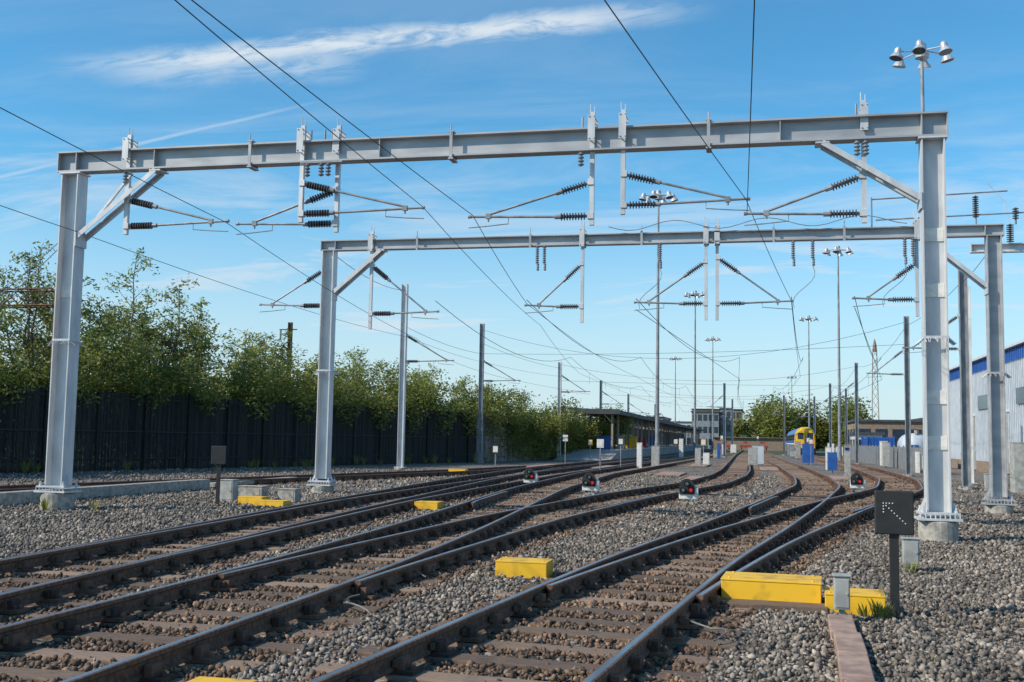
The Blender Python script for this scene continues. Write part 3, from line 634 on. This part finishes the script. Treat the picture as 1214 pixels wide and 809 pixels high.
cabinet(4.1,27.5,.35,.3,.9); cabinet(9.7,43,1.4,.7,1.8); cabinet(6.9,36,.3,.25,.8,leg=.3); cabinet(-6.4,70,.5,.4,1.3); cabinet(-7.0,66,.3,.3,1.5,'white'); cabinet(-4.0,75,.4,.4,1.2); cabinet(4.4,58,.3,.3,1.3); cabinet(4.3,72,.35,.3,1.4,'white'); cabinet(9.4,54,.5,.4,1.3); cabinet(-.1,86,.3,.3,1.2,'white')
rr=random.Random(21)
for k in range(34):   # cabinets, location cases and posts standing between the far tracks
    y=rr.uniform(62,175); cx=rr.choice([-7.4,-3.6,-3.9,3.9,-.2,8.6,10.5,12.0])+rr.uniform(-.25,.25)
    cabinet(cx,y,rr.uniform(.3,.9),rr.uniform(.3,.5),rr.uniform(.7,1.9),rr.choice(['white','grey','galvd','grey','wpale','conc','wblue']),leg=.15)
def marker(x,y,h,m):
    o=empty('lineside_marker',(x,y,0)); mb=MB(); mb.tube((0,0,0),(0,0,h),.03); mb.obj('post',['galvd'],o); mb=MB(); mb.box((0,-.04,h-.15),(.34,.02,.42)); mb.box((0,-.055,h-.15),(.24,.012,.3),1); mb.obj('plate',[m,'white'],o)
for k in range(16): marker(rr.choice([-7.6,-3.7,-.3,3.9,8.3,-12.8])+rr.uniform(-.2,.2),rr.uniform(45,150),rr.uniform(1.2,2.6),rr.choice(['red','yellow','wblue','white','black']))
o=empty('cable_trough'); mb=MB()
for k in range(5):
    y=6.3+.96*k; x=.60+.028*(y-6)+random.uniform(-.01,.01); mb.box((x,y,.04+random.uniform(-.006,.006)),(.22,.93,.11),0,Matrix.Rotation(-.03+random.uniform(-.015,.015),3,'Z'))
mb.obj('trough_lids',['pink'],o,bevel=.01)
mb=MB()
def cab(p,r=.011): mb.path(p,r,6)
for k0,x0,y0 in((0,-.35,9.0),(2,-3.5,9.3),(3,-3.7,12)):
    cab([(x0+.22*math.sin(k*.5+k0)*.8-.03*k,y0+.11*k,.07+.04*abs(math.sin(k*.6))) for k in range(9)],.008)
mb.obj('bond_cables',['cable'])
mb=MB(); mb.box((-16.0,24.5,.14),(.3,10.5,.3)); mb.box((-19.8,19.5,.14),(7.9,.3,.3)); mb.obj('retaining_kerb',['conc'],bevel=.015)
mb=MB(); mb.box((-16.0,33,.10),(.35,6,.12)); mb.obj('trough_route',['conc'],bevel=.01)
mb=MB()
for x,y,a,b in((-2.6,46,1.0,5),(-4.2,52,1.2,5),(-8.9,62,3,6),(3.9,52,1.0,5),(.6,66,1.1,8),(-3.9,72,1.2,8),(-12.2,60,1.5,8)):
    for k in range(int(b/.5)): mb.box((x,y+k*.5,.05),(a,.48,.06))
mb.obj('walkway_boards',['pink'],bevel=.006)
def tuft(x,y,n_,h,name='weed_tuft'):
    mb=MB()
    for k in range(n_):
        a=random.uniform(0,6.28); r_=random.uniform(0,.08); l=h*random.uniform(.5,1); b=Vector((x+r_*math.cos(a),y+r_*math.sin(a),0)); t=b+Vector((math.cos(a)*l*.5,math.sin(a)*l*.5,l)); m_=b.lerp(t,.5)+Vector((0,0,l*.15)); s_=Vector((-math.sin(a),math.cos(a),0))*.006
        i=len(mb.v); mb.v+=[tuple(b-s_),tuple(b+s_),tuple(m_+s_*1.6),tuple(m_-s_*1.6),tuple(t)]; mb.f+=[[i,i+1,i+2,i+3],[i+3,i+2,i+4]]; mb.m+=[0,0]
    mb.obj(name,['leaf'])
for a_ in((1.12,11.0,40,.20),(1.0,11.15,24,.16),(-.35,11.3,14,.12),(1.9,15.1,14,.2),(.5,13,12,.13),(2.2,18,16,.2),(-6.2,16,14,.15),(-14.2,19.8,30,.3),(-13.5,20.4,20,.3)): tuft(*a_)
r_=random.Random(3)
for k in range(34): t_=r_.uniform(.25,1.0); fx,fy=fl(t_); tuft(fx+r_.uniform(.3,2.2),fy,30,r_.uniform(.3,.7))

# ------------------------------------------------------------ station
o=empty('station_platform'); mb=MB(); mb.box((-13.4,170,.42),(4.4,160,.86),0); mb.box((-11.25,170,.87),(.35,160,.05),1); mb.box((-11.9,170,.866),(.12,160,.02),1)
mb.loft([[Vector((-15.6,90,0)),Vector((-11.2,90,0)),Vector((-11.2,90,.845)),Vector((-15.6,90,.845))],[Vector((-15.6,84,0)),Vector((-11.2,84,0)),Vector((-11.2,84,.04)),Vector((-15.6,84,.04))]],0); mb.obj('platform_deck',['plat','white'],o)
o=empty('platform_canopy'); mb=MB()
mb.box((-13.3,160,4.15),(4.2,140,.1),R=Matrix.Rotation(.05,3,'Y')); mb.box((-11.25,160,3.95),(.08,140,.35)); mb.box((-15.4,160,4.1),(.08,140,.45)); mb.box((-13.3,89.98,4.0),(4.2,.08,.42)); mb.obj('roof',['roofd'],o)
mb=MB()
for k in range(36):
    y=90.6+k*3.9
    for x in(-11.9,-14.9): mb.box((x,y,2.4),(.16,.16,3.1)); 
    mb.bar((-11.9,y,3.1),(-12.7,y,3.9),.1,.1); mb.bar((-14.9,y,3.1),(-14.1,y,3.9),.1,.1); mb.box((-13.4,y,3.86),(3.6,.12,.16))
mb.box((-15.0,160,2.1),(.08,138,2.2),1); mb.obj('posts',['fence2','brick'],o)
for k,(y,c) in enumerate(((93,'wblue'),(98,'white'),(104,'yellow'),(110,'white'),(118,'red'),(126,'wblue'))): cabinet(-12.9+.5*(k%3),y,1.2,.5,2.0+.2*(k%2),c,name='platform_kiosk')
def building(name,x0,x1,y0,y1,h,wall,roof,bands=1,nw=6):
    o=empty(name); mb=MB(); mb.box(((x0+x1)/2,(y0+y1)/2,h/2),(x1-x0,y1-y0,h)); mb.obj('walls',[wall],o)
    mb=MB(); mb.box(((x0+x1)/2,(y0+y1)/2,h+.1),(x1-x0+.5,y1-y0+.5,.25)); mb.obj('roof',[roof],o)
    mb=MB()
    for b in range(bands):
        z=h*(b+.55)/bands
        for k in range(nw):
            xx=x0+(x1-x0)*(k+.5)/nw; mb.box((xx,y0-.02,z),((x1-x0)/nw*.7,.06,h/bands*.5))
        ny=max(2,int((y1-y0)/4))
        for k in range(ny):
            yy=y0+(y1-y0)*(k+.5)/ny; mb.box((x0-.02,yy,z),(.06,(y1-y0)/ny*.6,h/bands*.5)); mb.box((x1+.02,yy,z),(.06,(y1-y0)/ny*.6,h/bands*.5))
    mb.obj('windows',['glass'],o); return o
building('office_building',-15.5,-9.2,262,285,8.6,'galvd','roofd',3,5)
building('office_building',-22,-15.8,266,290,6.2,'wpale','roofd',2,5)
building('office_building',-9.0,-6.5,268,280,9.6,'galvd','roofd',3,2)
building('office_building',-34,-23,270,295,7.4,'brick','roofd',2,7)
building('brick_warehouse',-20,-5,340,365,11.5,'brick','roofd',3,8)
building('brick_warehouse',2,16,350,370,9.5,'brick','roofd',2,8)
building('depot_building',11.4,21,137,155,4.4,'brick','roofd',1,5)
building('depot_building',22,34,150,175,5.2,'wpale','roofd',1,4)
building('site_cabin',9.9,12.6,120,127,2.7,'wpale','roofd',1,2)
building('site_cabin',-6.6+3.2,-.6-2.0,244,250,3,'white','roofd',1,2)
o=empty('road_bridge'); mb=MB(); mb.box((0,305,5.4),(60,9,1.1)); mb.box((0,300.4,6.3),(60,.25,1.0)); mb.obj('deck',['brick'],o); mb=MB()
for x in(-22,-9.5,9,22): mb.box((x,305,2.45),(1.4,8,4.8))
mb.obj('piers',['conc'],o)
o=empty('warehouse'); x=14.2; y0,y1,h=36,88.5,7.3; bh=.75
mb=MB(); mb.box((x+15,(y0+y1)/2,.35),(30,y1-y0,.7),1); mb.box((x+15.02,(y0+y1)/2,.7+(h-bh-.7)/2),(29.96,y1-y0-.04,h-bh-.7),0); mb.box((x+15,(y0+y1)/2,h-bh/2),(30.1,y1-y0+.1,bh),2)
mb.obj('walls',['wpale','brick','wblue'],o)
mb=MB(); y=y0
while y<y1: mb.box((x-.01,y,.7+(h-bh-.7)/2),(.06,.05,h-bh-.72)); mb.box((x-.075,y,h-bh/2),(.04,.04,bh-.06),1); y+=.45
mb.obj('cladding_ribs',['wpale','wblue'],o)
mb=MB(); mb.box((x+15,(y0+y1)/2,h+.06),(30.6,y1-y0+.6,.14)); mb.lathe((x-.12,y1-.3,0),(0,0,1),[(0,.06),(h,.06)],8); mb.lathe((x-.12,62,0),(0,0,1),[(0,.06),(h,.06)],8); mb.obj('roof_and_gutter',['galv'],o)
mb=MB()
for yy in(50,58,70,80): mb.box((x-.03,yy,1.9),(.1,3.2,3.6)); mb.box((x-.05,yy,3.75),(.14,3.4,.12),1)
mb.obj('doors',['grey','white'],o)
mb=MB()
for yy in(45,64,75): mb.box((x-.03,yy,4.5),(.12,4,.9))
mb.obj('windows',['glass'],o)
o=empty('storage_tank'); mb=MB(); mb.lathe((13.9,104,1.6),(0,1,0),[(0,.3),(.2,.9),(.5,1.15),(5,1.15),(5.3,.9),(5.5,.3)],20); mb.obj('shell',['wpale'],o,smooth=True)
mb=MB(); mb.box((13.9,105.5,.25),(1.9,.4,.5)); mb.box((13.9,108,.25),(1.9,.4,.5)); mb.tube((13.9,104.4,2.6),(13.9,104.4,3.0),.2); mb.obj('cradles',['conc'],o)
def container(x,y,m,w_=2.4,h_=2.3,l=5.5,name='storage_container'):
    o=empty(name,(x,y,0)); mb=MB(); mb.box((0,0,h_/2+.1),(w_-.1,l-.1,h_-.1)); mb.obj('body',[m],o); mb=MB()
    for i in(-1,1):
        for j in(-1,1): mb.box((i*w_/2,j*l/2,h_/2+.08),(.14,.14,h_+.16))
        k=-l/2+.3
        while k<l/2-.2: mb.box((i*(w_/2-.03),k,h_/2+.1),(.05,.12,h_-.3)); k+=.28
    for k in range(8): mb.box((-w_/2+.25+k*(w_-.5)/7,-l/2+.03,h_/2+.1),(.1,.05,h_-.3))
    mb.obj('frame',[m],o)
container(11.3,112,'wblue'); container(12.4,84,'teal',1.6,1.2,1.3,'waste_skip'); container(10.9,96,'wblue',1.5,1.3,1.5,'waste_skip'); container(16.5,118,'white')
container(9.8,70,'white',.9,1.1,.8,'equipment_box'); container(10.4,82,'red',.5,.9,.5,'equipment_box')
o=empty('communications_tower'); mb=MB(); tx,ty=20.8,209
for k in range(12):
    z0=k*1.6;z1=z0+1.6;w0=.7-.03*k;w1=.7-.03*(k+1)
    for i,j in((-1,-1),(1,-1),(1,1),(-1,1)): mb.tube((tx+i*w0,ty+j*w0,z0),(tx+i*w1,ty+j*w1,z1),.05,n=4)
    mb.tube((tx-w0,ty-w0,z0),(tx+w1,ty-w1,z1),.035,n=4); mb.tube((tx+w0,ty-w0,z0),(tx-w1,ty-w1,z1),.035,n=4)
mb.lathe((tx,ty,18.6),(0,0,1),[(0,.35),(1.2,.35),(2.4,.05)],8); mb.obj('lattice',['brick'],o)
o=empty('lattice_gantry'); mb=MB(); yy=40.5; xs=np.arange(-45,-28.5,.8)
for k,xx in enumerate(xs):
    for dy in(-.35,.35):
        if k<len(xs)-1:
            mb.tube((xx,yy+dy,6.9),(xx+.8,yy+dy,6.9),.04,n=4); mb.tube((xx,yy+dy,7.6),(xx+.8,yy+dy,7.6),.04,n=4)
            a,b=(6.9,7.6) if k%2 else (7.6,6.9); mb.tube((xx,yy+dy,a),(xx+.8,yy+dy,b),.025,n=4); mb.tube((xx,yy+dy,b),(xx+.8,yy+dy,a),.025,n=4)
mb.tube((-29,yy,0),(-29,yy,7.6),.15); mb.tube((-44.8,yy,0),(-44.8,yy,7.6),.15)
mb.obj('truss',['wood'],o)
mb=MB(); mb.path([(-28.6,yy,9.8),(-29.6,yy-3,6.4),(-31,yy-8,0)],.02); mb.path([(-28.9,yy,9.8),(-30.4,yy-3,6.2),(-32.4,yy-8,0)],.02); mb.tube((-28.7,yy,7),(-28.7,yy,10),.09); mb.obj('stay_wires',['galvd'],o)
o=empty('overhead_line_mast',(-31.7,70,0)); mb=MB(); hcol(mb,0,0,0,9.4,.26,.26); mb.tube((-.8,0,8.9),(.5,0,8.9),.04); mb.insul((-.7,0,8.9),(-.7,0,8.2),.09); mb.tube((-.6,0,8),(0,0,7.2),.04); mb.obj('post',['wood'],o)

# ------------------------------------------------------------ train
def train(name,x,y,l,front,side,h=3.75):
    o=empty(name,(x,y,0)); 
    def sec(yy,sc=1,zt=0):
        w_=1.36*sc; P_=[(-w_,1.0),(-w_*1.02,1.9),(-w_*.97,2.9),(-w_*.72,3.55+zt),(-w_*.3,h+.1+zt),(w_*.3,h+.1+zt),(w_*.72,3.55+zt),(w_*.97,2.9),(w_*1.02,1.9),(w_,1.0)]
        return [Vector((p[0],yy,p[1])) for p in P_]
    mb=MB(); mb.loft([sec(.9),sec(l)],0); mb.obj('body',[side],o)
    mb=MB(); mb.loft([sec(-.15,.86,-.35),sec(.0,.93,-.25),sec(.35,.985,-.1),sec(.9,1.001,.002)],0); mb.obj('cab_front',[front],o,smooth=False)
    mb=MB(); mb.box((-.62,-.10,2.65),(.74,.16,.85)); mb.box((.62,-.10,2.65),(.74,.16,.85)); mb.box((0,-.13,2.2),(.03,.1,1.9)); 
    k=2.2
    while k<l-2:
        mb.box((-1.37,k,2.45),(.08,1.5,.8)); mb.box((1.37,k,2.45),(.08,1.5,.8)); k+=2.1
    mb.obj('windows',['glass'],o)
    mb=MB(); mb.box((-.85,-.13,1.35),(.3,.1,.18)); mb.box((.85,-.13,1.35),(.3,.1,.18)); mb.box((0,-.12,3.35),(.2,.08,.12)); mb.obj('headlights',['lwhite'],o)
    mb=MB(); mb.box((0,l/2,.85),(2.3,l-1,.4)); mb.box((0,-.2,.85),(.4,.5,.3)); mb.box((0,.1,.6),(2.3,.2,.5))
    k=2.5
    while k<l-2:
        for dy in(-1.2,1.2):
            for sx_ in(-1,1): mb.lathe((sx_*.68,k+dy,.65),(sx_,0,0),[(0,.44),(.13,.44)],16)
        mb.box((0,k,.65),(1.9,3.4,.3)); k+=15 if (k<3) else 6
    mb.obj('underframe',['black'],o)
    mb=MB(); mb.box((-1.40,l/2,1.55),(.02,l-3,.16)); mb.box((1.40,l/2,1.55),(.02,l-3,.16)); mb.obj('stripe',['white'],o)
train('passenger_train',6.1,152,46,'yellow','tblue')
for bx in(.6,-2.2,-5.6):
    mb=MB(); y=190; mb.box((bx,y,.95),(1.9,.3,.4)); mb.box((bx-.65,y+.2,.6),(.2,.2,1.2)); mb.box((bx+.65,y+.2,.6),(.2,.2,1.2)); mb.bar((bx-.65,y+.2,1.0),(bx-.65,y+2.5,.1),.15,.15); mb.bar((bx+.65,y+.2,1.0),(bx+.65,y+2.5,.1),.15,.15); mb.box((bx,y-.02,1.6),(.7,.1,.4)); mb.obj('buffer_stop',['red'])
mb=MB(); mb.box((-1.5,235,1.3),(16,.4,2.6)); mb.box((-1.5,234.7,2.65),(16.2,.8,.12)); mb.obj('boundary_wall',['brick'])
print('done')
